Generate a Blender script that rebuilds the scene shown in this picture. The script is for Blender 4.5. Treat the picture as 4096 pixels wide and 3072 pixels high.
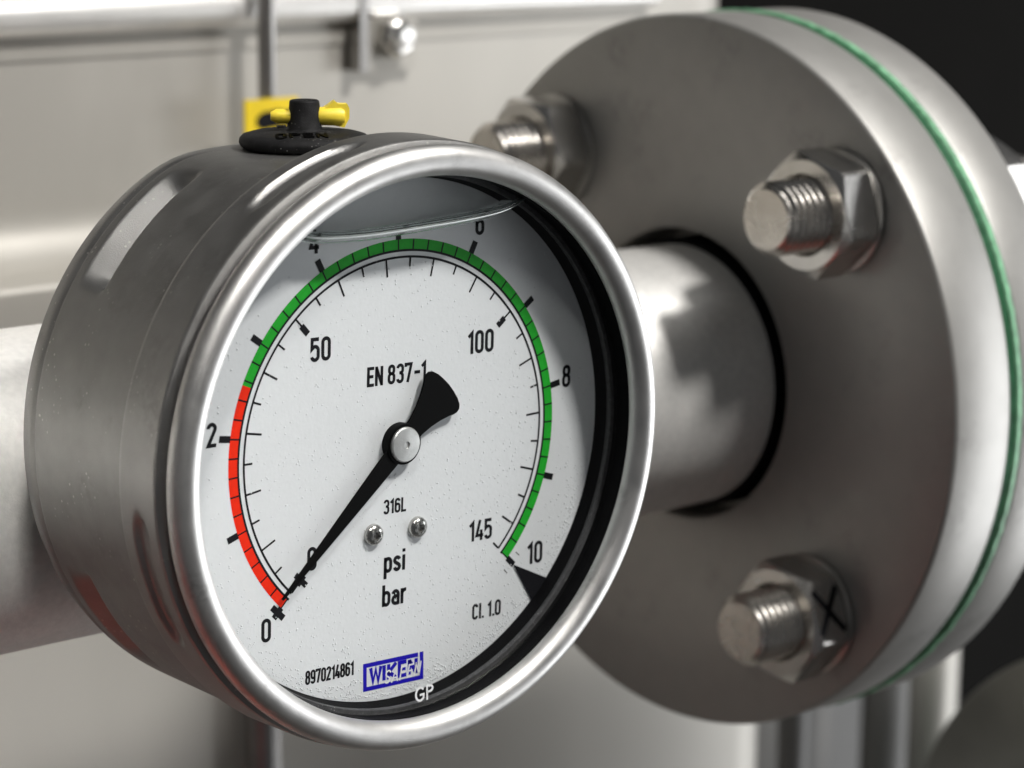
import bpy, bmesh, math, random
from mathutils import Vector, Matrix
random.seed(7)
for o in list(bpy.data.objects): bpy.data.objects.remove(o)
S = 0.001                                   # the scene is laid out in millimetres, built in metres
def G(x, y, z): return Vector((x*S, -z*S, y*S))   # x along the pipe, y up, z out of the dial
SC = bpy.context.scene
COL = SC.collection
R = math.radians

# ------------------------------------------------------------------ camera
cam_d = bpy.data.cameras.new('camera'); cam = bpy.data.objects.new('camera', cam_d); COL.objects.link(cam)
rx = Vector((0.75949474, -0.65043577, 0.01005184)); dn = Vector((-0.12671311, -0.16308003, -0.97844197))
fw = Vector((0.63805291, 0.74184783, -0.20627717))
M = Matrix.Identity(4)
for i in range(3):
    M[i][0] = rx[i]; M[i][1] = -dn[i]; M[i][2] = -fw[i]
M.translation = G(-270.07, 102.46, 343.66)
cam.matrix_world = M
cam_d.sensor_width = 36; cam_d.sensor_fit = 'HORIZONTAL'; cam_d.lens = 10500/4096*36
cam_d.clip_start = 0.02; cam_d.clip_end = 20
cam_d.dof.use_dof = True; cam_d.dof.focus_distance = 0.443; cam_d.dof.aperture_fstop = 21; cam_d.dof.aperture_blades = 0
SC.camera = cam
# ------------------------------------------------------------------ light
w = bpy.data.worlds.new('World'); SC.world = w; w.use_nodes = True
w.node_tree.nodes['Background'].inputs[0].default_value = (0.95, 0.97, 1, 1)
w.node_tree.nodes['Background'].inputs[1].default_value = 0.075
def area(name, pos, target, size, power, col):
    d = bpy.data.lights.new(name, 'AREA'); d.shape = 'RECTANGLE'; d.size, d.size_y = size; d.energy = power; d.color = col
    o = bpy.data.objects.new(name, d); COL.objects.link(o); o.location = G(*pos)
    o.rotation_euler = (G(*target)-G(*pos)).to_track_quat('-Z', 'Y').to_euler(); return o
area('ceiling_lamp', (430, 1130, 760), (40, 0, -40), (0.22, 0.13), 22, (1, 0.975, 0.94))
area('ceiling_fill', (700, 1500, 300), (60, 0, -60), (1.2, 0.5), 6, (1, 0.98, 0.95))  # soft fill standing in for ambient light off the ceiling
area('left_lamp', (-330, 800, 450), (-170, 0, -70), (0.16, 0.12), 0.34, (1, 0.97, 0.93)).data.spread = R(24)
area('side_fill', (1250, -290, 420), (60, -60, -40), (1.0, 1.1), 15, (0.97, 0.985, 1))  # added soft fill from the right, not a known source
SC.view_settings.view_transform = 'Standard'; SC.view_settings.look = 'None'
SC.view_settings.exposure = 0; SC.view_settings.gamma = 1; SC.view_settings.use_curve_mapping = False
SC.render.resolution_x = 1024; SC.render.resolution_y = 768

# ------------------------------------------------------------------ materials
def mat(name, col, metal=0.0, rough=0.5, var=0.0, vscale=300, bump=0.0, bscale=2500, spec=0.5, rvar=0.0, stretch=(1, 1, 1), dust=0.0, dscale=900, stain=0.0, sscale=30, stain_col=(0.05, 0.045, 0.04)):
    m = bpy.data.materials.new(name); m.use_nodes = True; nt = m.node_tree; N = nt.nodes; L = nt.links
    p = N['Principled BSDF']; p.inputs['Base Color'].default_value = (*col, 1); p.inputs['Metallic'].default_value = metal
    p.inputs['Roughness'].default_value = rough; p.inputs['Specular IOR Level'].default_value = spec
    tc = N.new('ShaderNodeTexCoord'); mp = N.new('ShaderNodeMapping'); mp.inputs['Scale'].default_value = stretch
    L.new(tc.outputs['Object'], mp.inputs[0])
    def noise(sc, det=4, vec=None):
        n = N.new('ShaderNodeTexNoise'); n.inputs['Scale'].default_value = sc; n.inputs['Detail'].default_value = det
        L.new(vec or mp.outputs[0], n.inputs['Vector']); return n
    def ramp(src, a, b, ca, cb):
        r = N.new('ShaderNodeMapRange'); r.inputs['From Min'].default_value = a; r.inputs['From Max'].default_value = b
        r.inputs['To Min'].default_value = ca; r.inputs['To Max'].default_value = cb; L.new(src, r.inputs['Value']); return r.outputs[0]
    cur = None
    def mix(fac, a, b):
        x = N.new('ShaderNodeMix'); x.data_type = 'RGBA'
        if hasattr(fac, 'links'): L.new(fac, x.inputs['Factor'])
        else: x.inputs['Factor'].default_value = fac
        for v, k in ((a, 6), (b, 7)):
            if hasattr(v, 'links'): L.new(v, x.inputs[k])
            else: x.inputs[k].default_value = (*v, 1)
        return x.outputs[2]
    c = None
    if var:
        n = noise(vscale)
        c = mix(ramp(n.outputs['Fac'], 0.3, 0.7, 0, 1), tuple(max(0, v*(1-var)) for v in col), tuple(min(1, v*(1+var)) for v in col))
    if stain:
        n = noise(sscale, 6); n2 = noise(sscale*6, 3)
        ad = N.new('ShaderNodeMath'); ad.operation = 'MULTIPLY'; L.new(ramp(n.outputs['Fac'], 0.55, 0.72, 0, 1), ad.inputs[0]); L.new(ramp(n2.outputs['Fac'], 0.35, 0.6, 0, stain), ad.inputs[1])
        c = mix(ad.outputs[0], c or col, stain_col)
    if dust:
        n = N.new('ShaderNodeTexVoronoi'); n.inputs['Scale'].default_value = dscale; L.new(tc.outputs['Object'], n.inputs['Vector'])
        d = ramp(n.outputs['Distance'], 0.10, 0.2, dust, 0)
        n2 = noise(dscale*0.15, 4); mu = N.new('ShaderNodeMath'); mu.operation = 'MULTIPLY'; L.new(d, mu.inputs[0]); L.new(ramp(n2.outputs['Fac'], 0.5, 0.62, 0, 1), mu.inputs[1])
        c = mix(mu.outputs[0], c or col, (0.62, 0.6, 0.57))
    if c is not None: L.new(c, p.inputs['Base Color'])
    if rvar:
        n = noise(vscale*0.6, 5); L.new(ramp(n.outputs['Fac'], 0.3, 0.7, rough-rvar, rough+rvar), p.inputs['Roughness'])
    if bump:
        n = noise(bscale, 5); b = N.new('ShaderNodeBump'); b.inputs['Strength'].default_value = bump; b.inputs['Distance'].default_value = 0.0002
        L.new(n.outputs['Fac'], b.inputs['Height']); L.new(b.outputs[0], p.inputs['Normal'])
    return m
STEEL = (0.62, 0.605, 0.58)
MT = {}
MT['case'] = mat('blasted steel', (0.29, 0.287, 0.28), 1, 0.47, 0.05, 250, 0.25, 4500, rvar=0.05, dust=0.7, dscale=700, stain=0.22, sscale=90)
MT['band'] = mat('satin steel', (0.33, 0.326, 0.318), 1, 0.45, 0.04, 250, 0.22, 4500, rvar=0.05, dust=0.45, dscale=650, stain=0.2, sscale=110)
MT['ring'] = mat('polished bezel steel', (0.58, 0.574, 0.562), 1, 0.44, 0.05, 300, 0.12, 4500, rvar=0.05, stain=0.25, sscale=160)
MT['pipe'] = mat('pickled pipe steel', (0.70, 0.69, 0.665), 0.28, 0.42, 0.07, 700, 0.4, 2600, rvar=0.03, stain=0.12, sscale=60, stain_col=(0.2, 0.16, 0.1))
MT['flange'] = mat('cast flange alloy', (0.385, 0.378, 0.362), 0.55, 0.45, 0.03, 200, 0.22, 2600, rvar=0.015, stain=0.24, sscale=70)
MT['nut'] = mat('bright nut steel', STEEL, 1, 0.24, 0.08, 150, 0.06, 900, rvar=0.05)
MT['stud'] = mat('stud steel', (0.6, 0.57, 0.53), 1, 0.26, 0.1, 300, 0.1, 1500, rvar=0.05)
MT['washer'] = mat('washer steel', (0.5, 0.49, 0.47), 1, 0.36, 0.1, 300, 0.1, 1500)
MT['gasket'] = mat('green fibre gasket', (0.02, 0.12, 0.05), 0, 0.5, 0.3, 400, 0.8, 900)
MT['mint'] = mat('pale green gasket facing', (0.20, 0.46, 0.27), 0, 0.45, 0.3, 350, 0.8, 900, stain=0.5, sscale=120, stain_col=(0.02, 0.12, 0.05))  # lit part of the gasket put into a paler green
MT['wall'] = mat('brushed panel steel', (0.45, 0.432, 0.395), 0.35, 0.46, 0.06, 18, 0.12, 600, rvar=0.05, stain=0.25, sscale=14, stain_col=(0.3, 0.28, 0.25), stretch=(1, 1, 0.35))
MT['rail'] = mat('rail steel', (0.85, 0.84, 0.82), 0.5, 0.3, 0.05, 100)
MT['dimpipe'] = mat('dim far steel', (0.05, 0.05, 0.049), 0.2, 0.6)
MT['rod'] = mat('rod steel', (0.36, 0.35, 0.34), 1, 0.35, 0.08, 100)
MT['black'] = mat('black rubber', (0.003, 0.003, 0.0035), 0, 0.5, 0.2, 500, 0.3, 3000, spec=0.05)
MT['seal'] = mat('dusty grey seal', (0.06, 0.06, 0.062), 0, 0.5, 0.25, 900, 0.4, 3000, spec=0.2, dust=0.35, dscale=1600)
MT['plug'] = mat('black vent plug rubber', (0.011, 0.011, 0.0115), 0, 0.6, 0.4, 500, 0.4, 4000, spec=0.14, dust=0.5, dscale=1500)
MT['yellow'] = mat('yellow plastic', (0.90, 0.70, 0.06), 0, 0.42, 0.05, 600, 0.15, 1500)
MT['dial'] = mat('white dial enamel', (0.70, 0.715, 0.73), 0, 0.42, 0.015, 800, 0.1, 1500, spec=0.3)
MT['ink'] = mat('black print', (0.008, 0.008, 0.010), 0, 0.6, spec=0.1)
MT['red'] = mat('red print', (0.80, 0.022, 0.002), 0, 0.5, 0.06, 700, spec=0.12)
MT['green'] = mat('green print', (0.015, 0.37, 0.025), 0, 0.5, 0.08, 900, spec=0.12)
MT['blue'] = mat('blue print', (0.012, 0.006, 0.38), 0, 0.6, 0.1, 1500, spec=0.1)
MT['white'] = mat('white print', (0.8, 0.8, 0.81), 0, 0.5)
MT['needle'] = mat('black pointer paint', (0.002, 0.002, 0.002), 0, 0.45, spec=0.04)
MT['hub'] = mat('brushed hub metal', (0.55, 0.55, 0.54), 0.85, 0.42, 0.1, 500, 0.15, 2500)
MT['screw'] = mat('screw steel', (0.5, 0.49, 0.47), 1, 0.24, 0.12, 600, 0.1, 2500)
MT['dark'] = mat('dark backing', (0.0025, 0.0024, 0.0023), 0, 0.9, 0.2, 8, spec=0.2)
MT['greypanel'] = mat('dark grey shade panel', (0.005, 0.0048, 0.0045), 0, 0.9, 0.1, 20, spec=0.05)  # shade at the wall's right end put into a near-black colour
MT['midpanel'] = mat('grey panel paint', (0.13, 0.128, 0.124), 0, 0.6, 0.1, 20)
MT['darkflange'] = mat('dark fitting steel', (0.18, 0.18, 0.165), 0.8, 0.28, 0.1, 60)
MT['floor'] = mat('dark concrete', (0.06, 0.055, 0.05), 0, 0.8, 0.15, 6)
MT['redpipe'] = mat('red pipe paint', (0.26, 0.035, 0.022), 0, 0.5, 0.08, 60)
MT['tag'] = mat('yellow sign', (0.85, 0.62, 0.01), 0, 0.4, 0.06, 200)
MT['ghost'] = mat('bubble film', (0.55, 0.57, 0.58), 0, 0.3)
def thin_glass():
    m = bpy.data.materials.new('thin window glass'); m.use_nodes = True; nt = m.node_tree; N = nt.nodes; L = nt.links
    N.remove(N['Principled BSDF']); out = N['Material Output']
    t = N.new('ShaderNodeBsdfTransparent'); t.inputs[0].default_value = (0.97, 0.98, 0.98, 1)
    g = N.new('ShaderNodeBsdfGlossy'); g.inputs['Roughness'].default_value = 0.02
    lw = N.new('ShaderNodeLayerWeight'); lw.inputs['Blend'].default_value = 0.5
    pw = N.new('ShaderNodeMath'); pw.operation = 'POWER'; L.new(lw.outputs['Facing'], pw.inputs[0]); pw.inputs[1].default_value = 5
    f = N.new('ShaderNodeMath'); f.operation = 'MULTIPLY_ADD'; L.new(pw.outputs[0], f.inputs[0]); f.inputs[1].default_value = 0.9; f.inputs[2].default_value = 0.02
    x = N.new('ShaderNodeMixShader'); L.new(f.outputs[0], x.inputs[0]); L.new(t.outputs[0], x.inputs[1]); L.new(g.outputs[0], x.inputs[2]); L.new(x.outputs[0], out.inputs[0])
    return m
MT['glass'] = thin_glass()
def clear_liquid():
    m = bpy.data.materials.new('clear liquid'); m.use_nodes = True; nt = m.node_tree; N = nt.nodes; L = nt.links
    N.remove(N['Principled BSDF']); g = N.new('ShaderNodeBsdfGlass'); g.inputs['IOR'].default_value = 1.42; g.inputs['Roughness'].default_value = 0.0
    g.inputs[0].default_value = (0.97, 0.99, 0.98, 1); L.new(g.outputs[0], N['Material Output'].inputs[0]); return m
MT['liquid'] = clear_liquid()
MT['edge'] = mat('silvery meniscus glint', (0.92, 0.94, 0.94), 0.8, 0.38)  # highlight on the liquid put into a pale metallic colour

# ------------------------------------------------------------------ mesh helpers
class MB:
    def __init__(s): s.v = []; s.f = []
    def add(s, vs, fs):
        b = len(s.v); s.v += [tuple(q) for q in vs]; s.f += [tuple(i+b for i in f) for f in fs]; return s
    def lathe(s, prof, axis='z', c=(0, 0, 0), n=96, close=False, a0=0.0, fn=None):
        """prof: (r, t) pairs, revolved about the axis through c; t runs along the axis."""
        vs = []; k = len(prof)
        for i in range(n):
            a = a0+2*math.pi*i/n; ca, sa = math.cos(a), math.sin(a)
            for (r, t) in prof:
                if axis == 'z': q = (c[0]+r*ca, c[1]+r*sa, c[2]+t)
                elif axis == 'x': q = (c[0]+t, c[1]+r*ca, c[2]+r*sa)
                else: q = (c[0]+r*sa, c[1]+t, c[2]+r*ca)
                vs.append(fn(q) if fn else q)
        fs = []
        kk = k if close else k-1
        for i in range(n):
            j = (i+1) % n
            for p in range(kk):
                q = (p+1) % k; fs.append((i*k+p, j*k+p, j*k+q, i*k+q))
        return s.add(vs, fs)
    def box(s, x0, x1, y0, y1, z0, z1):
        vs = [(x, y, z) for x in (x0, x1) for y in (y0, y1) for z in (z0, z1)]
        return s.add(vs, [(0, 1, 3, 2), (4, 6, 7, 5), (0, 4, 5, 1), (2, 3, 7, 6), (0, 2, 6, 4), (1, 5, 7, 3)])
    def prism(s, poly, z0, z1):
        n = len(poly); vs = [(x, y, z0) for x, y in poly]+[(x, y, z1) for x, y in poly]
        return s.add(vs, [tuple(range(n-1, -1, -1)), tuple(range(n, 2*n))]+[(i, (i+1) % n, n+(i+1) % n, n+i) for i in range(n)])
    def tube(s, p0, p1, r, n=24, caps=True):
        p0, p1 = Vector(p0), Vector(p1); d = (p1-p0).normalized(); u = d.orthogonal().normalized(); v = d.cross(u)
        vs = []
        for p in (p0, p1):
            for i in range(n):
                a = 2*math.pi*i/n; vs.append(tuple(p+r*(math.cos(a)*u+math.sin(a)*v)))
        fs = [(i, (i+1) % n, n+(i+1) % n, n+i) for i in range(n)]
        if caps: fs += [tuple(range(n-1, -1, -1)), tuple(range(n, 2*n))]
        return s.add(vs, fs)
    def ribbon(s, pts, t, z0, z1, closed=False):
        n = len(pts); L_, R_ = [], []
        for i in range(n):
            p = Vector(pts[i])
            a = Vector(pts[i-1]) if (i > 0 or closed) else None
            b = Vector(pts[(i+1) % n]) if (i < n-1 or closed) else None
            d1 = (p-a).normalized() if a is not None else (b-p).normalized()
            d2 = (b-p).normalized() if b is not None else d1
            n1 = Vector((-d1.y, d1.x)); n2 = Vector((-d2.y, d2.x)); m = (n1+n2)
            if m.length < 1e-6: m = n1
            m.normalize(); k = t/2/max(0.45, m.dot(n1))
            L_.append(p+m*k); R_.append(p-m*k)
        vs = [(q.x, q.y, z1) for q in L_]+[(q.x, q.y, z1) for q in R_]+[(q.x, q.y, z0) for q in L_]+[(q.x, q.y, z0) for q in R_]
        fs = []
        for i in range(n if closed else n-1):
            j = (i+1) % n
            fs += [(i, n+i, n+j, j), (i, j, 2*n+j, 2*n+i), (n+i, 3*n+i, 3*n+j, n+j)]
        if not closed: fs += [(0, 2*n, 3*n, n), (n-1, 2*n-1, 4*n-1, 3*n-1)]
        return s.add(vs, fs)
    def build(s, name, m, parent=None, smooth=35, origin=None, xf=None):
        o0 = Vector(origin) if origin else Vector((0, 0, 0))
        me = bpy.data.meshes.new(name); bm = bmesh.new()
        vv = []
        for q in s.v:
            q = Vector(q)
            if xf: q = xf(q)
            q = q-o0; vv.append(bm.verts.new(G(*q)))
        for f in s.f:
            try: bm.faces.new([vv[i] for i in f])
            except ValueError: pass
        bmesh.ops.remove_doubles(bm, verts=bm.verts, dist=2e-6)
        bmesh.ops.recalc_face_normals(bm, faces=bm.faces)
        for f in bm.faces: f.smooth = True
        lim = R(smooth)
        for e in bm.edges:
            if len(e.link_faces) == 2 and e.calc_face_angle(0) > lim: e.smooth = False
        bm.to_mesh(me); bm.free(); me.materials.append(MT[m] if isinstance(m, str) else m)
        o = bpy.data.objects.new(name, me); COL.objects.link(o)
        if parent is not None:
            o.parent = parent
            o.location = G(*o0)-parent_pos(parent)
        else: o.location = G(*o0)
        return o
def parent_pos(p):
    v = Vector((0, 0, 0))
    while p is not None: v = v+p.location; p = p.parent
    return v
def thing(name, label, cat, pos, group=None):
    o = bpy.data.objects.new(name, None); COL.objects.link(o); o.location = G(*pos); o.empty_display_size = 0.01
    return tag(o, label, cat, group)
def tag(o, label, cat, group=None):
    o['label'] = label; o['category'] = cat
    if group: o['group'] = group
    return o
def struct(o): o['kind'] = 'structure'; return o
def arcp(cx, cy, rx_, ry_, a0, a1, n=12):
    return [(cx+rx_*math.cos(R(a0+(a1-a0)*i/n)), cy+ry_*math.sin(R(a0+(a1-a0)*i/n))) for i in range(n+1)]

# ------------------------------------------------------------------ narrow stroke lettering, cap height 1
X0, X1, XM, RR = .075, .405, .24, .165
def glyphs():
    g = {}
    T, B = .93, .07
    g['0'] = [(arcp(XM, T-RR, RR, RR, 0, 180)+arcp(XM, B+RR, RR, RR, 180, 360), True)]
    g['1'] = [([(.03, .74), (.23, .915), (.23, 0)], False)]
    g['2'] = [(arcp(XM, T-RR, RR, RR, 180, -25)+[(X0, B), (X1+.05, B)], False)]
    g['3'] = [(arcp(XM, T-RR, RR, RR, 175, 0)+arcp(XM-.02, .66, RR+.02, .13, 0, -90, 6), False), (arcp(XM-.02, .53, .02, .01, 90, 90, 1)+arcp(XM-.02, .53-.02+.02, RR+.02, .0, 0, 0, 1), False)][:1]
    g['3'].append(([(XM-.05, .53)]+arcp(XM, .53-RR, RR, RR, 90, 0, 8)+arcp(XM, B+RR, RR, RR, 0, -175), False))
    g['4'] = [([(.26, 1), (.06, .25), (.47, .25)], False), ([(.34, .52), (.34, 0)], False)]
    g['5'] = [([(X1+.03, T), (X0+.02, T), (X0+.01, .53)]+arcp(XM, .60-RR+.03, RR, RR, 110, 0, 8)+arcp(XM, B+RR, RR, RR, 0, -170), False)]
    g['6'] = [(arcp(XM, .60-RR, RR, RR, 0, 180)+arcp(XM, B+RR, RR, RR, 180, 360), True), (arcp(XM, T-RR, RR, RR, 10, 180)+[(X0, .4)], False)]
    g['7'] = [([(.05, .80), (.05, T), (X1, T), (.18, 0)], False)]
    g['8'] = [(arcp(XM, T-RR+.02, RR-.015, RR-.02, 0, 180)+arcp(XM, .69, RR-.015, .15, 180, 360), True), (arcp(XM, .54-RR, RR, RR, 0, 180)+arcp(XM, B+RR, RR, RR, 180, 360), True)]
    g['9'] = [([(1-0, 0)], False)]
    g['9'] = [([(2*XM-x, 1-y) for x, y in pl], c) for pl, c in g['6']]
    g['E'] = [([(.44, T), (X0, T), (X0, B), (.44, B)], False), ([(X0, .51), (.40, .51)], False)]
    g['N'] = [([(X0, 0), (X0, 1)], False), ([(X0, .95), (X1+.02, .05)], False), ([(X1+.02, 0), (X1+.02, 1)], False)]
    g['-'] = [([(.06, .47), (.44, .47)], False)]
    g['.'] = [([(.09, 0), (.09, .15)], False)]
    g['C'] = [(arcp(XM, T-RR, RR, RR, 5, 180)+arcp(XM, B+RR, RR, RR, 180, 355), False)]
    g['L'] = [([(X0, 1), (X0, B), (.42, B)], False)]
    g['l'] = [([(.09, 1), (.09, 0)], False)]
    g['i'] = [([(.09, .71), (.09, 0)], False), ([(.09, .84), (.09, .99)], False)]
    g['p'] = [([(X0, .71), (X0, -.28)], False), (arcp(XM, .64-RR, RR, RR, 180, 0)+arcp(XM, B+RR, RR, RR, 0, -180), False)]
    g['b'] = [([(X0, 1), (X0, 0)], False), (arcp(XM, .64-RR, RR, RR, 180, 0)+arcp(XM, B+RR, RR, RR, 0, -180), False)]
    g['s'] = [(arcp(XM, .50, .155, .14, 15, 180, 8)+[(.12, .43), (.36, .29)]+arcp(XM, .21, .155, .14, 0, -170, 8), False)]
    g['a'] = [(arcp(XM, .64-RR, RR, RR, 165, 0)+[(X1, 0)], False), ([(X1, .40), (.24, .40)]+arcp(.24, .235, .165, .165, 90, 270, 8)+[(X1, .07)], False)]
    g['r'] = [([(X0, .71), (X0, 0)], False), (arcp(X0+.21, .46, .21, .18, 180, 80, 8), False)]
    g['O'] = g['0']
    g['P'] = [([(X0, 0), (X0, T), (XM, T)]+arcp(XM, T-.2, RR+.02, .2, 90, -90, 10)+[(X0, T-.4)], False)]
    g['G'] = [(arcp(XM+.06, .5, .27, .43, 40, 320, 20)+[(.52, .45), (.28, .45)], False)]
    g['W'] = [([(.04, 1), (.17, .06), (.30, .85), (.43, .06), (.56, 1)], False)]
    g['I'] = [([(.09, 1), (.09, 0)], False)]
    g['K'] = [([(X0, 1), (X0, 0)], False), ([(.46, 1), (.10, .47), (.48, 0)], False)]
    g['S'] = [(arcp(XM, .72, RR, .21, 10, 180, 8)+[(.11, .60), (.37, .40)]+arcp(XM, .28, RR, .21, 0, -170, 8), False)]
    g['A'] = [([(.02, 0), (.24, .97), (.46, 0)], False), ([(.11, .30), (.37, .30)], False)]
    g['F'] = [([(.44, T), (X0, T), (X0, 0)], False), ([(X0, .51), (.38, .51)], False)]
    return g
GL = glyphs()
ADV = {'1': .40, '.': .22, 'l': .24, 'i': .26, 'I': .25, ' ': .26, '-': .52, 'W': .64, 'r': .40, 'N': .56, 'G': .66, 'E': .52, 'L': .5, '4': .53}
def text_w(t): return sum(ADV.get(c, .56) for c in t)-.08
def text_mb(t, cx, base, h, z0, z1, weight=.145, width=None, tilt=0.0, slant=0.0, mb=None):
    mb = mb or MB(); x = 0; k = 1 if width is None else width/(text_w(t)*h)
    b = len(mb.v); W_ = text_w(t)*h*k
    for c in t:
        for pl, cl in GL.get(c, []):
            mb.ribbon([((px+x)*h*k+slant*py*h, py*h) for px, py in pl], weight*h, z0, z1, cl)
        x += ADV.get(c, .56)
    ct, st = math.cos(R(tilt)), math.sin(R(tilt))
    for i in range(b, len(mb.v)):
        px, py, pz = mb.v[i]; px -= W_/2
        mb.v[i] = (cx+px*ct-py*st, base+px*st+py*ct, pz)
    return mb

# ------------------------------------------------------------------ setting
wall = MB()
prof = [(140, -231), (8, -231)]                                          # (y, z) from the top of the panel down
prof += [(8-14*math.sin(R(a)), -217-14*math.cos(R(a))) for a in range(10, 91, 10)]
prof += [(-6.2, -209)]+[(-8.2+2*math.cos(R(a)), -207+2*math.sin(R(a))) for a in range(0, 91, 15)]
prof += [(-12, -205), (-900, -205)]
xs = [(-420, 0), (296, 0)]+[(296+24*math.sin(R(a)), 24-24*math.cos(R(a))) for a in range(10, 91, 10)]+[(320, 80)]
nx = len(xs)
vs = [(x, y, z-dz) for (x, dz) in xs for (y, z) in prof]
k = len(prof)
wall.add(vs, [(i*k+j, (i+1)*k+j, (i+1)*k+j+1, i*k+j+1) for i in range(nx-1) for j in range(k-1)])
struct(wall.build('wall', 'wall', smooth=40))
struct(MB().box(321, 520, -900, -95, -306, -303).build('lower_panel', 'midpanel'))
struct(MB().box(321, 900, -900, 140, -312, -308).build('shade_panel', 'greypanel'))  # dark sheet standing in for the wall fading into shade
struct(MB().box(-900, 1500, -905, -900, -900, 700).build('floor', 'floor'))
struct(MB().box(-900, 1500, -900, 700, -720, -700).build('back_wall', 'dark'))

def rounded_bar(name, p0, p1, r, m, label, cat, group=None):
    return tag(MB().tube(p0, p1, r, 32).build(name, m), label, cat, group)
# rail along the top of the panel
t = thing('panel_rail', 'bright round steel rail along the top of the wall panel', 'rail', (40, 58, -221))
MB().tube((-420, 56.2, -230), (276, 56.2, -230), 5.0, 32).build('tube', 'rail', t)
MB().box(-420, 276, 45.4, 49.6, -230.9, -230.3).build('trim_strip', 'wall', t)
# vertical rod
rounded_bar('support_rod', (130, -60, -221), (130, 140, -221), 2.4, 'rod', 'thin upright steel rod on the wall above the gauge, yellow sign on it', 'rod')
rounded_bar('drain_tube', (111.5, -899.5, -199.5), (111.5, -70, -199.5), 4.8, 'rod', 'dark upright steel tube on the wall just below the gauge', 'tube')
# yellow sign on the rod
t = thing('warning_sign', 'small yellow sign with a black mark on the upright rod', 'sign', (129, 20, -217.5))
MB().prism([(120.5, 20), (137.5, 20), (137.5, 33.4), (120.5, 33.4)], -218.5, -217.6).build('plate', 'tag', t)
MB().prism([(124, 26.4), (126, 25.4), (132, 26), (136, 25.6), (136, 29.6), (131, 30.4), (126, 30), (124, 28.6)], -217.58, -217.5).build('symbol', 'ink', t)
# bracket
t = thing('wall_bracket', 'steel clip bracket with a shiny bolt hanging from the top rail', 'bracket', (170, 40, -228))
MB().box(166.2, 185, 38.0, 66, -230.6, -227.6).build('plate', 'wall', t)
MB().box(163.4, 166.1, 38.0, 66, -230.8, -224.6).build('side_plate', 'rod', t)
MB().lathe([(0, 5.6), (4.2, 5.6), (5.3, 5.0), (5.9, 4.2), (5.9, 0)], 'z', (175.8, 46.9, -227.5), 6, a0=.3).build('bolt_head', 'nut', t)
# posts beyond the wall's end
for x0, x1, zz, lab in ((327, 337, -214, 'slim pale steel post below the main flanges in front of the wall'), (424, 441, -262, 'darker grey steel post between the slim post and the wide pale post'), (449, 472, -266, 'wide pale steel post behind the lower flange')):
    cx = (x0+x1)/2; r = (x1-x0)/2
    o = MB().lathe([(r*.98, -900), (r, -899), (r, -60), (r*.98, -59), (0, -59)], 'y', (cx, 0, zz), 32).build('support_post', 'wall' if r > 11 else 'midpanel', origin=(cx, -900, zz)); tag(o, lab, 'post', 'support posts')
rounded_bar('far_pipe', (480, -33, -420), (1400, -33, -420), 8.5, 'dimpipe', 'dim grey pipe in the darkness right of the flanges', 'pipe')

# ------------------------------------------------------------------ pipe and flanges
PC = (0, -20, -82)
p = MB().lathe([(30.15, -420), (30.15, 160), (31, 161.5), (45, 162), (45, 164.9), (27, 164.9), (27, -420)], 'x', PC, 128, close=True)
tag(p.build('steel_pipe', 'pipe', origin=(-100, -20, -82), smooth=30), 'dull stainless pipe running behind the gauge into the flange', 'pipe')
tag(MB().lathe([(30.2, 147.2), (31.0, 147.5), (31.4, 148.2), (31.4, 160), (30.2, 160)], 'x', PC, 96, close=True).build('gap_shade_ring', 'black', origin=(152, -20, -82)), 'black ring added for the shade in the gap between pipe and front flange', 'shade')  # black ring stands in for the shadow inside the flange hole
def flange(x0, x1, hole, name, label, r=82.5, c=PC, group='bolted pair of pipe flanges', m='flange'):
    pr = [(hole, x0+.5), (hole+.5, x0), (r-1.0, x0), (r-.3, x0+.3), (r, x0+1.0), (r, x1-1.0), (r-.3, x1-.3), (r-1, x1), (hole+.5, x1), (hole, x1-.5)]
    o = MB().lathe(pr, 'x', (0, c[1], c[2]), 192, close=True).build(name, m, origin=((x0+x1)/2, c[1], c[2]), smooth=50)
    return tag(o, label, 'flange', group)
flange(147, 165, 33.7, 'pipe_flange', 'dark faced steel flange in front, round the pipe behind the gauge')
flange(168.4, 183.4, 32, 'pipe_flange', 'steel flange behind the green gasket, hidden face, bright rim')
t = thing('flange_gasket', 'thin green gasket squeezed between the two steel flanges', 'gasket', (166, -20, -82))
wob = lambda q: (q[0], q[1]+0.15*math.sin(1.7*q[2])*math.sin(.61*q[1]), q[2]+0.15*math.sin(1.3*q[1])*math.sin(.53*q[2]))
MB().lathe([(33, 165.02), (81.7, 165.02), (82.1, 165.4), (82.1, 166.5), (33, 166.5)], 'x', (0, -20, -82), 256, close=True, fn=wob).build('core', 'gasket', t)
MB().lathe([(33, 166.52), (82.5, 166.52), (82.85, 166.9), (82.85, 168.0), (82.5, 168.38), (33, 168.38)], 'x', (0, -20, -82), 256, close=True, fn=wob).build('highlight', 'mint', t)  # paler ring stands in for the gasket's lit side
p = MB().lathe([(30.15, 183.5), (30.15, 700), (27, 700), (27, 183.5)], 'x', PC, 64, close=True)
tag(p.build('steel_pipe', 'pipe', origin=(440, -20, -82)), 'stainless pipe leaving the rear flange to the right', 'pipe')

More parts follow.
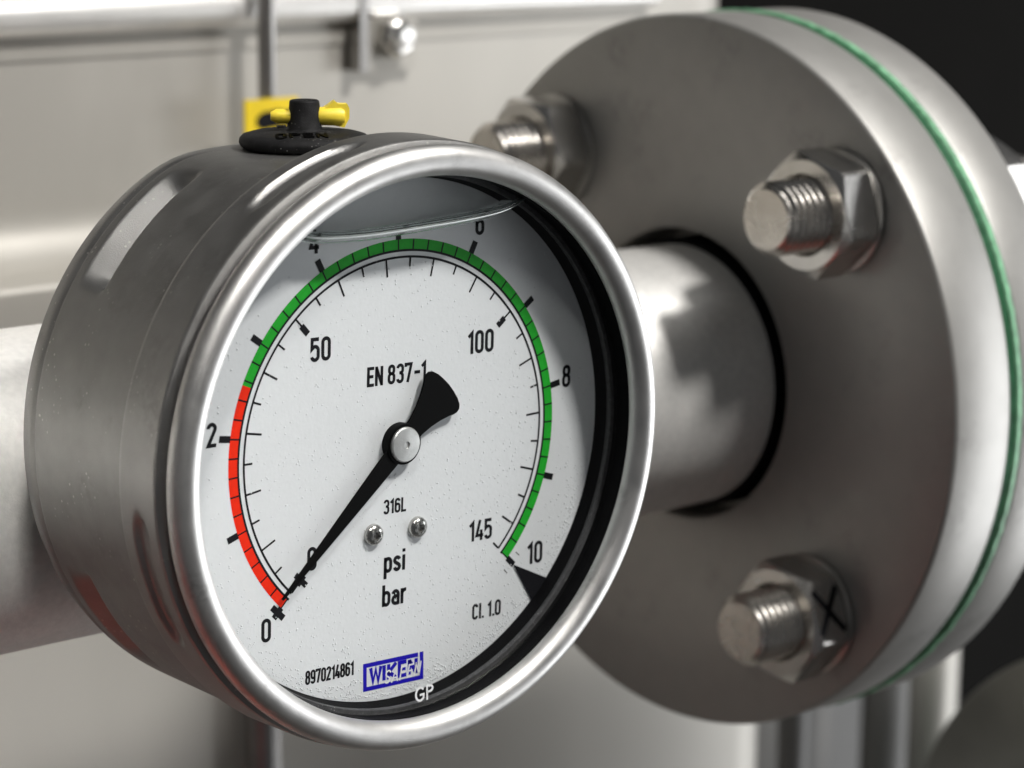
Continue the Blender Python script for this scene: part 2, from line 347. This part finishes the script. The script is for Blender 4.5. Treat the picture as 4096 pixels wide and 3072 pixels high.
def hexr(a, rot, af):
    d = (a-rot) % 60
    return min(af/2/math.cos(R(d-30)), af/2*1.135)
def nut_mesh(sgn, rot, af=24.6, h=9.8):
    mb = MB(); n = 120; rings = []
    for ring in range(7):
        vs = []
        for i in range(n):
            a = 360*i/n; rh = hexr(a, rot, af); rc = af/2*.955
            top = h-max(0, rh-rc)*.55
            r, t_ = [(8.15, h-1.2), (8.9, h), (rc, h), (rh-.12, top+.06), (rh, top-.15), (rh, max(0, rh-rc)*.5+.1), (rc, 0)][ring]
            vs.append((-sgn*t_, r*math.cos(R(a)), r*math.sin(R(a))))
        rings.append(vs)
    mb.add([q for v in rings for q in v], [(r*n+i, r*n+(i+1) % n, (r+1)*n+(i+1) % n, (r+1)*n+i) for r in range(6) for i in range(n)])
    return mb
def stud_mesh(length=106):
    pr = [(0, 0), (6.3, 0), (6.9, .35)]; x = .9; pitch = 2.0
    while x < length-1.6:
        pr += [(7.0, x+.1), (7.95, x+.8), (8.0, x+1.05), (7.0, x+1.85)]; x += pitch
    pr += [(6.3, length-.3), (0, length)]
    return MB().lathe(pr, 'x', (0, 0, 0), 48)
LABS = ['stud bolt with bright nut at the upper right of the front flange face', 'dark stud bolt low on the right of the front flange face', 'stud bolt at the upper left of the flange, half hidden by the gauge', 'stud bolt low on the left of the flange, behind the gauge']
NR = [46, 39, 34, 20]
NUTS = []
for i, (y, z) in enumerate(((23.4, -34.4), (-67.4, -38.7), (27.6, -125.3), (-63.2, -129.5))):
    t = thing('stud_bolt', LABS[i], 'bolt', (147, y, z), 'stud bolts through the flange pair')
    s = stud_mesh(84); s.build('threaded_stud', 'stud', t, smooth=28, xf=lambda q: q+Vector((124.6, y, z)))
    MB().lathe([(8.6, 0), (13.2, 0), (13.5, -.3), (13.5, -1.2), (13.2, -1.4), (8.6, -1.4)], 'x', (146.95, y, z), 64, close=True).build('washer', 'washer', t)
    n = nut_mesh(1, NR[i]).build('nut', 'nut', t, smooth=24, xf=lambda q: q+Vector((145.5, y, z))); NUTS.append(n)
    if i == 1:                                                           # marker pen crosses
        ph = NR[i]-30+(60 if i else 0); mk = MB(); sz = 4.1 if i else 3.2
        for sg in (-1, 1):
            mk.ribbon([(-5-sz*.9*sg, -sz-.8), (-5+sz*.9*sg, sz+.8)], 1.5 if i else 1.0, 0, .05)
        def on_face(q, ph=ph, y=y, z=z):
            nn = (math.cos(R(ph)), math.sin(R(ph))); d_ = 12.33+q.z
            return Vector((145.5+q.x, y+nn[0]*d_-nn[1]*q.y, z+nn[1]*d_+nn[0]*q.y))
        mk.build('marker_cross', 'ink', n, xf=on_face)
    MB().lathe([(8.6, 0), (14.4, 0), (15, .5), (15, 2.5), (14.6, 2.9), (8.6, 2.9)], 'x', (183.45, y, z), 64, close=True).build('washer', 'washer', t)
    nut_mesh(-1, NR[i]+9).build('nut', 'nut', t, smooth=24, xf=lambda q: q+Vector((186.4, y, z)))

# lower flange, out of focus at the lower right corner
LF = (0, -200, -62)
t = thing('lower_flange', 'blurred dark flange in the lower right corner below the main pair', 'flange', (310, -200, -62))
MB().lathe([(0, 310), (83, 310), (84, 311), (84, 349), (83, 350), (30, 350)], 'x', LF, 128, close=True).build('disc', 'darkflange', t, smooth=50)
MB().lathe([(30, 350.1), (84.4, 350.1), (84.4, 353), (30, 353)], 'x', LF, 128, close=True).build('gasket', 'gasket', t, smooth=50)
for a in (23, 113, 203, 293):
    yy, zz = -200+70*math.sin(R(a)), -62+70*math.cos(R(a))
    MB().lathe([(0, 298), (4, 298.6), (7, 301), (8, 305), (8, 310)], 'x', (0, yy, zz), 32).build('bolt', 'nut', t)
p = MB().lathe([(0, -420), (40, -420), (40, -26), (36, -22), (0, -20)], 'x', LF, 64)
tag(p.build('red_pipe', 'redpipe', origin=(-200, -200, -62)), 'red painted pipe below the picture, seen only as red reflections', 'pipe')

# ------------------------------------------------------------------ the gauge
gauge = thing('pressure_gauge', 'round steel pressure gauge with white dial, red and green scale, black needle', 'gauge', (0, -52, -16))
def bumpf(u): return 0.0 if abs(u) >= 1 else (0.5+0.5*math.cos(math.pi*u))
def plate(u): return 1.0 if u < 0.55 else (0.0 if u > 1 else 0.5+0.5*math.cos(math.pi*(u-.55)/.45))
def slot(q, a_c, a_h, z_c, z_h, depth):
    a = math.degrees(math.atan2(q[1], q[0])) % 360
    da = (a-a_c+180) % 360-180
    u = max(0, abs(da)-a_h*0.55)/(a_h*.45); v = abs(q[2]-z_c)/z_h
    return depth*plate(math.hypot(min(u, 2), min(v, 2)))
FLAT = 47.9
def sm(u): u = min(1, max(0, u)); return u*u*(3-2*u)
def ramp_dent(q, a_c, a_h, depth):                                       # pressed slot, deep at its front edge
    da = abs((math.degrees(math.atan2(q[1], q[0]))-a_c+180) % 360-180)
    if da > a_h+2.5: return 0.0
    zz = q[2]; prof_ = sm((-22.6-zz)/1.5) if zz > -24.1 else min(1, max(0, (zz+30.6)/6.2))
    return depth*prof_*(1-sm((da-a_h+2.5)/5))
def case_fn(q):
    x, y, z = q; r = math.hypot(x, y)
    if r < 40: return q
    d = sum(ramp_dent(q, *p_) for p_ in ((133, 13, 4.4), (216, 11, 3.6), (47, 13, 4.4), (324, 11, 3.6)))
    k_ = (r-d)/r; x, y = x*k_, y*k_
    if y > FLAT-6: y = y-1.1*math.log1p(math.exp((y-FLAT)/1.1))                # soft flat under the vent plug
    return (x, y, z)
cp = [(0, -41.5), (30, -41.5), (45, -41.5), (48, -41.0), (49.6, -39.8), (50.8, -37.8), (51.4, -35.4), (51.6, -33.9), (51.35, -33.4), (51.35, -33.1), (51.65, -32.6)]
cp += [(51.65+(0.2*i/76), -32.6+26.6*i/76) for i in range(1, 77)]+[(51.4, -5.75), (48, -5.75)]
MB().lathe(cp, 'z', (0, 0, 0), 300, fn=case_fn).build('case', 'case', gauge, smooth=40)
def band_fn(q):
    r = math.hypot(q[0], q[1])
    if r < 50: return q
    d = slot(q, 112, 14, 0.2, 2.3, .95)+slot(q, 198, 14, 0.0, 2.3, .95)+slot(q, 292, 14, 0.2, 2.3, .95)+slot(q, 18, 14, 0.2, 2.3, .95)
    k_ = (r-d)/r; return (q[0]*k_, q[1]*k_, q[2])
bp = [(48, -5.6), (51.9, -5.6), (52.4, -5.3), (52.55, -4.7)]+[(52.55-.25*i/24, -4.7+9.2*i/24) for i in range(1, 25)]+[(52.1, 4.9), (51.4, 5.2), (50.5, 5.3), (48, 5.3)]
MB().lathe(bp, 'z', (0, 0, 0), 300, fn=band_fn).build('bezel_band', 'band', gauge, smooth=40)
rp = [(49.8, 5.2)]+[(49.2+2.62*math.cos(R(a)), 8.1+2.62*math.sin(R(a))) for a in range(-78, 172, 8)]
rp += [(46.62, 8.2), (46.66, 7.8), (47.7, 7.75), (47.75, 6.2)]
MB().lathe(rp, 'z', (0, 0, 0), 256, close=True).build('bezel_ring', 'ring', gauge, smooth=50)
MB().lathe([(45.5, -.3), (45.65, .6), (46.2, 2.4), (46.7, 2.4), (47.6, 2.4), (47.6, -.3)], 'z', (0, 0, 0), 192, close=True).build('dial_ring', 'black', gauge, smooth=40)
MB().lathe([(46.1, 2.42), (45.95, 2.6), (45.95, 3.2), (46.1, 3.5), (47.6, 3.5), (47.6, 2.42)], 'z', (0, 0, 0), 192, close=True).build('seal_ring', 'seal', gauge, smooth=40)
MB().lathe([(46.9, 3.52), (46.8, 4.2), (46.75, 6.1), (46.62, 6.2), (46.55, 7.5), (46.8, 7.7), (47.6, 7.7), (47.6, 3.52)], 'z', (0, 0, 0), 192, close=True).build('glass_gasket', 'black', gauge, smooth=40)
MB().lathe([(0, 6.15), (46.72, 6.15)], 'z', (0, 0, 0), 128).build('window_pane', 'glass', gauge)
# connection to the pipe
MB().lathe([(11, -49), (11, -41.6)], 'z', (0, -20, 0), 6).lathe([(7, -53.5), (7, -41.6)], 'z', (0, -20, 0), 32).build('connection_stem', 'stud', gauge)

# dial with its print
dial = MB().lathe([(0, 0), (45.45, 0), (45.45, -.8), (0, -.8)], 'z', (0, 0, 0), 192).build('dial', 'dial', gauge, smooth=40)
ZI, ZC = .035, .02
def pol(r, b): a = R(225-27*b); return (r*math.cos(a), r*math.sin(a))
def sector(r0, r1, b0, b1, z, n):
    mb = MB(); pts = [(pol(r0, b0+(b1-b0)*i/n), pol(r1, b0+(b1-b0)*i/n)) for i in range(n+1)]
    vs = [(*q, z) for p_ in pts for q in p_]
    return mb.add(vs, [(2*i, 2*i+1, 2*i+3, 2*i+2) for i in range(n)])
sector(33.1, 35.05, 0, 2.55, ZC, 60).build('red_zone', 'red', dial)
sector(33.1, 35.05, 2.55, 10, ZC, 160).build('green_zone', 'green', dial)
def tick(mb, r0, r1, wd, b, z=ZI):
    p0, p1 = Vector(pol(r0, b)), Vector(pol(r1, b)); d = (p1-p0).normalized(); n = Vector((-d.y, d.x))*wd/2
    mb.add([(*(p0+n), z), (*(p0-n), z), (*(p1-n), z), (*(p1+n), z)], [(0, 1, 2, 3)])
mb = sector(32.92, 33.32, -.02, 10.02, ZI, 240)
for i in range(51): tick(mb, 33.2, 35.05, 0.28, i/5, ZI+.004)
mb.build('bar_scale', 'ink', dial)
for i in range(11):
    mb = MB(); tick(mb, 35.0, 37.2, 1.15, i)
    if i in (0,): tick(mb, 35.45, 36.6, 3.3, i, ZI+.004)
    if i == 10:
        for s_ in (-.115, .115): tick(mb, 36.0, 37.1, .16, i+s_)
    mb.build('bar_mark', 'ink', dial)
mb = sector(31.8, 32.2, 0, 10, ZI, 240)
for i in range(30):
    b_ = min(10, i*5/14.504)
    tick(mb, 28.9 if i % 2 == 0 else 30.3, 31.9, .36, b_, ZI+.004)
mb.build('psi_scale', 'ink', dial)
for p_ in (0, 50, 100):
    mb = MB(); tick(mb, 28.3, 30.3, 1.15, p_/14.504)
    if p_ == 0: tick(mb, 28.75, 29.8, 3.2, 0, ZI+.004)
    mb.build('psi_mark', 'ink', dial)
for t_, x, y in (('0', -27.9, -30.1), ('2', -38.2, 4.7), ('4', -17.6, 34.3), ('6', 17.8, 34.2), ('8', 38.3, 4.7), ('10', 31.3, -26.9), ('0', -18.4, -19.4), ('50', -16.4, 16.2), ('100', 18.2, 13.4), ('145', 18.5, -20.4)):
    text_mb(t_, x, y, 3.7 if t_ == '145' else 4.05, .02, ZI+.01, weight=.155, tilt=-1).build('numeral', 'ink', dial)
for t_, x, y, h, wd in (('EN 837-1', -.35, 10.35, 3.35, 12.7), ('316L', -.75, -12.3, 2.55, 4.9), ('psi', -.8, -22.7, 3.85, 4.6), ('bar', -.9, -28.7, 3.85, 5.2), ('Cl. 1.0', 20.0, -34.9, 2.85, 6.6), ('8970214861', -14.8, -39.4, 2.45, 10.2)):
    text_mb(t_, x, y, h, .02, ZI+.01, weight=.165, width=wd, tilt=-1.5).build('lettering', 'ink', dial)
# blue maker's mark
mb = MB(); c0 = [(-7.25, -38.45), (5.25, -38.75), (5.25, -43.0), (-7.25, -42.7)]
mb.ribbon(c0, .78, .02, ZI, True); mb.build('maker_mark', 'blue', dial)
text_mb('WIKEN', -1.0, -41.95, 2.75, .02, ZI+.008, weight=.26, width=10.4, tilt=-1.2).build('maker_mark', 'blue', dial)
mb = text_mb('SAFEN', .8, -42.6, 2.5, .05, .06, weight=.11, width=8.0, tilt=1.0, slant=.2)
mb.ribbon([(4.6, -38.2), (4.6, -40.9)], .3, .05, .06); mb.build('maker_mark', 'white', dial)
text_mb('GP', 1.2, -44.9, 2.7, 5.9, 5.95, weight=.14, width=4.0, tilt=1).build('window_lettering', 'white', gauge)
# black wedge at the end of the scale
MB().prism([(26.3, -26.3), pol(45.3, 9.87), pol(45.35, 10), pol(45.3, 10.1)], .03, .3).build('end_stop', 'ink', dial)
# tiny droplets and bubbles clinging to the dial
PRINT = [(-.4, 12, 6.8, 2.2), (-.8, -11, 2.9, 1.7), (-.8, -21.5, 2.8, 3), (-.9, -26.8, 3, 2.4), (20, -33.5, 3.8, 2), (-14.8, -38.2, 5.4, 1.7), (-1, -40.7, 6.8, 2.7), (-28, -28, 1.4, 2.5), (31.3, -24.9, 2.6, 2.4), (-16.4, 18.2, 2.6, 2.4), (18.2, 15.4, 4, 2.4), (18.5, -18.5, 3.7, 2.2), (-18.4, -17.4, 1.4, 2.4), (-38.2, 6.7, 1.4, 2.4), (38.3, 6.7, 1.4, 2.4)]
def droplets(n, dist, rr, name, m, zf=.02):
    mb = MB()
    for _ in range(n):
        x, y = dist(); r = random.uniform(*rr)
        rad = math.hypot(x, y)
        if (31.5 < rad < 37.4 and not (y < -24 and abs(x) < -y)) or any(abs(x-bx_) < bw and abs(y-by_) < bh for bx_, by_, bw, bh in PRINT): continue
        vs = [(x, y, zf+r*.6)]
        for rg, hz in ((.7, .42), (1, 0)):
            vs += [(x+r*rg*math.cos(a*math.pi/3), y+r*rg*math.sin(a*math.pi/3), zf+r*hz) for a in range(6)]
        fs = [(0, 1+i, 1+(i+1) % 6) for i in range(6)]+[(1+i, 7+i, 7+(i+1) % 6, 1+(i+1) % 6) for i in range(6)]
        mb.add(vs, fs)
    o = mb.build(name, m, dial, smooth=80); o['kind'] = 'stuff'; return o
def d_uni():
    while True:
        x, y = random.uniform(-44, 44), random.uniform(-44, 33)
        if math.hypot(x, y) < 44.3 and random.random() < .35+.65*(x*.2-y+20)/70+.2: return x, y
def d_rim():
    while True:
        a = random.gauss(-75, 42); r = 45.2-abs(random.gauss(0, 1.7))
        if -185 < a < 10: return r*math.cos(R(a)), r*math.sin(R(a))
droplets(2000, d_uni, (.07, .17), 'droplets', 'dial'); droplets(1200, d_rim, (.07, .18), 'rim_droplets', 'dial')

# pointer
def rotp(pts, a): ca, sa = math.cos(R(a)), math.sin(R(a)); return [(x*ca-y*sa, x*sa+y*ca) for x, y in pts]
PA = 222.2
half = [(34.2, .16), (30, .42), (20, .95), (12, 1.35), (6, 1.62), (3.2, 1.75)]
nd = half+[(-2.2, 1.85), (-4, 2.0), (-6, 2.5), (-8, 3.25), (-9.6, 4.05), (-10.6, 4.7), (-11.3, 5.0), (-12.1, 4.95), (-12.7, 4.4), (-13.15, 3.2), (-13.4, 1.6), (-13.5, 0)]
poly = nd+[(x, -y) for x, y in nd[-2::-1]]
pointer = MB().prism(rotp(poly, PA), 1.05, 1.45).build('pointer', 'needle', gauge)
MB().lathe([(0, 0.05), (3.55, 0.05), (3.6, .9), (3.55, 1.75), (0, 1.75)], 'z', (0, 0, 0), 64).build('hub_base', 'needle', pointer)
MB().lathe([(3.05, 1.76), (3.05, 2.1), (2.85, 2.35), (1.5, 2.45), (.62, 2.48), (.6, 2.3), (0, 2.25)], 'z', (0, 0, 0), 64).build('hub_cap', 'hub', pointer)
mb = MB()
for _ in range(22):
    a, r = random.uniform(0, 6.28), 2.7*math.sqrt(random.random()); mb.lathe([(0, .1), (.07, .07), (.1, 0)], 'z', (r*math.cos(a), r*math.sin(a), 2.42), 8)
o = mb.build('hub_bubbles', 'liquid', pointer); o['kind'] = 'stuff'
# dial screws
for x, y in ((-5.5, -15.35), (4.1, -15.6)):
    hd = MB().lathe([(1.9, 0.02), (1.9, .35), (1.75, .75), (1.35, 1.08), (.95, 1.2), (.95, .65), (0, .6)], 'z', (x, y, 0), 48).build('dial_screw', 'screw', gauge, smooth=40)
    mb = MB()
    for i in range(6):
        a = i*math.pi/3+.3; mb.lathe([(.34, .62), (.34, 1.19), (.0, 1.19)], 'z', (x+.92*math.cos(a), y+.92*math.sin(a), 0), 10)
    mb.build('socket_lobe', 'screw', hd)
# liquid surface under the air bubble: a rounded meniscus from the dial to the window
def lerp_path(x):
    P_ = [(-27, 39.2), (-24, 38.2), (-21, 37.6), (-16, 37.2), (-9, 37.1), (0, 37.4), (10, 37.8), (17, 38.4), (20.5, 39.0), (23, 39.9), (24.5, 41.2)]
    for (xa, ya), (xb, yb) in zip(P_, P_[1:]):
        if x <= xb: u = (x-xa)/(xb-xa); return ya+(yb-ya)*u
    return P_[-1][1]
def path_y(x): return sum(lerp_path(x+d) for d in (-2.4, -1.6, -.8, 0, .8, 1.6, 2.4))/7
NP = 70; pathx = [-25.5+i*49.0/NP for i in range(NP+1)]
def sweep(sec_fn, name, m, par):
    mb = MB(); ring = [sec_fn(x, path_y(x), min(1, .22+.13*(x+25.5), .22+.13*(23.5-x))) for x in pathx]; ns = len(ring[0])
    mb.add([q for s_ in ring for q in s_], [(i*ns+j, (i+1)*ns+j, (i+1)*ns+(j+1) % ns, i*ns+(j+1) % ns) for i in range(NP) for j in range(ns)]+[tuple(range(ns)), tuple(range(NP*ns, (NP+1)*ns))])
    return mb.build(name, m, par, smooth=60)
men = sweep(lambda x, y, k_: [(x, y+k_*1.3*math.sin(R(a))*(.6 if math.sin(R(a)) > 0 else 1)+.9*((math.cos(R(a))+1)/2)**2, 3.0+2.75*math.cos(R(a))) for a in range(0, 360, 15)], 'liquid_meniscus', 'liquid', gauge)
sweep(lambda x, y, k_: [(x, y+.25+k_*.36*math.sin(R(a)), 5.0+.5*math.cos(R(a))) for a in range(0, 360, 30)], 'meniscus_glint', 'edge', men)  # added strip standing in for the bright glint along the meniscus

# vent plug on the flat of the case
PX, PZ, PY = 0, -26.5, FLAT
plug = MB().lathe([(0, .05), (10.6, .05), (11.2, .5), (11.45, 1.1), (11.35, 1.8), (10.8, 2.35), (9.6, 2.7), (7.5, 2.95), (4.4, 3.1), (3.25, 3.15), (3.05, 3.4), (2.62, 8.0), (2.55, 8.25), (2.3, 8.4), (2.0, 8.15), (0, 8.1)], 'y', (PX, PY, PZ), 96).build('vent_plug', 'plug', gauge, smooth=50)
LD = Vector((.86, 0, .51)); LN = Vector((-.51, 0, .86)); LC = Vector((PX, PY+5.6, PZ))
def along(u, v, w_): return tuple(LC+LD*u+Vector((0, 1, 0))*v+LN*w_)
mb = MB(); secs = [(-5.9, .7), (-4.9, 1.25), (-2.0, 1.32)]
def rings(mb, secs, n=12, c=(0, 0), jag=0):
    vs = []
    for u, r in secs: vs += [along(u, c[0]+r*math.sin(2*math.pi*i/n), c[1]+r*math.cos(2*math.pi*i/n)*1.0) for i in range(n)]
    m_ = len(secs)
    mb.add(vs, [(k_*n+i, k_*n+(i+1) % n, (k_+1)*n+(i+1) % n, (k_+1)*n+i) for k_ in range(m_-1) for i in range(n)]+[tuple(range(n-1, -1, -1)), tuple(range((m_-1)*n, m_*n))])
rings(mb, secs); rings(mb, [(2.0, 1.3), (2.5, 1.6), (6.2, 1.7), (6.9, 1.4)], c=(-.05, .2))
pl = [(3.2, 1.3), (5.2, 2.7), (5.9, 2.1), (7.4, 2.1), (7.8, 1.3), (7.75, -.4), (6.9, -2.0), (5.4, -1.7), (3.4, -1.0)]
vs = [along(u, v, -1.3) for u, v in pl]+[along(u, v, 1.0) for u, v in pl]; n = len(pl)
mb.add(vs, [tuple(range(n-1, -1, -1)), tuple(range(n, 2*n))]+[(i, (i+1) % n, n+(i+1) % n, n+i) for i in range(n)])
mb.build('vent_lever', 'yellow', plug, smooth=35)
def on_plug(sx, sy, yaw):
    def f(q):
        c_, s_ = math.cos(R(yaw)), math.sin(R(yaw))
        u, v = q.x, q.y
        X_ = PX+u*c_+v*s_; Z_ = PZ+u*s_*-1*-1 - v*c_ if False else PZ+u*s_-v*c_
        rr = math.hypot(X_-PX, Z_-PZ); hgt = 3.1-.0006*max(0, rr-4.4)**4
        return Vector((X_, PY+hgt+q.z, Z_))
    return f
text_mb('OPEN', -1.2, -8.9, 3.1, -.15, .2, weight=.16, width=9.0).build('lettering', 'needle', plug, xf=on_plug(0, 0, 31))
text_mb('CL', -2.6, 5.0, 2.5, -.15, .16, weight=.16, width=3.6).build('lettering', 'plug', plug, xf=on_plug(0, 0, 31))
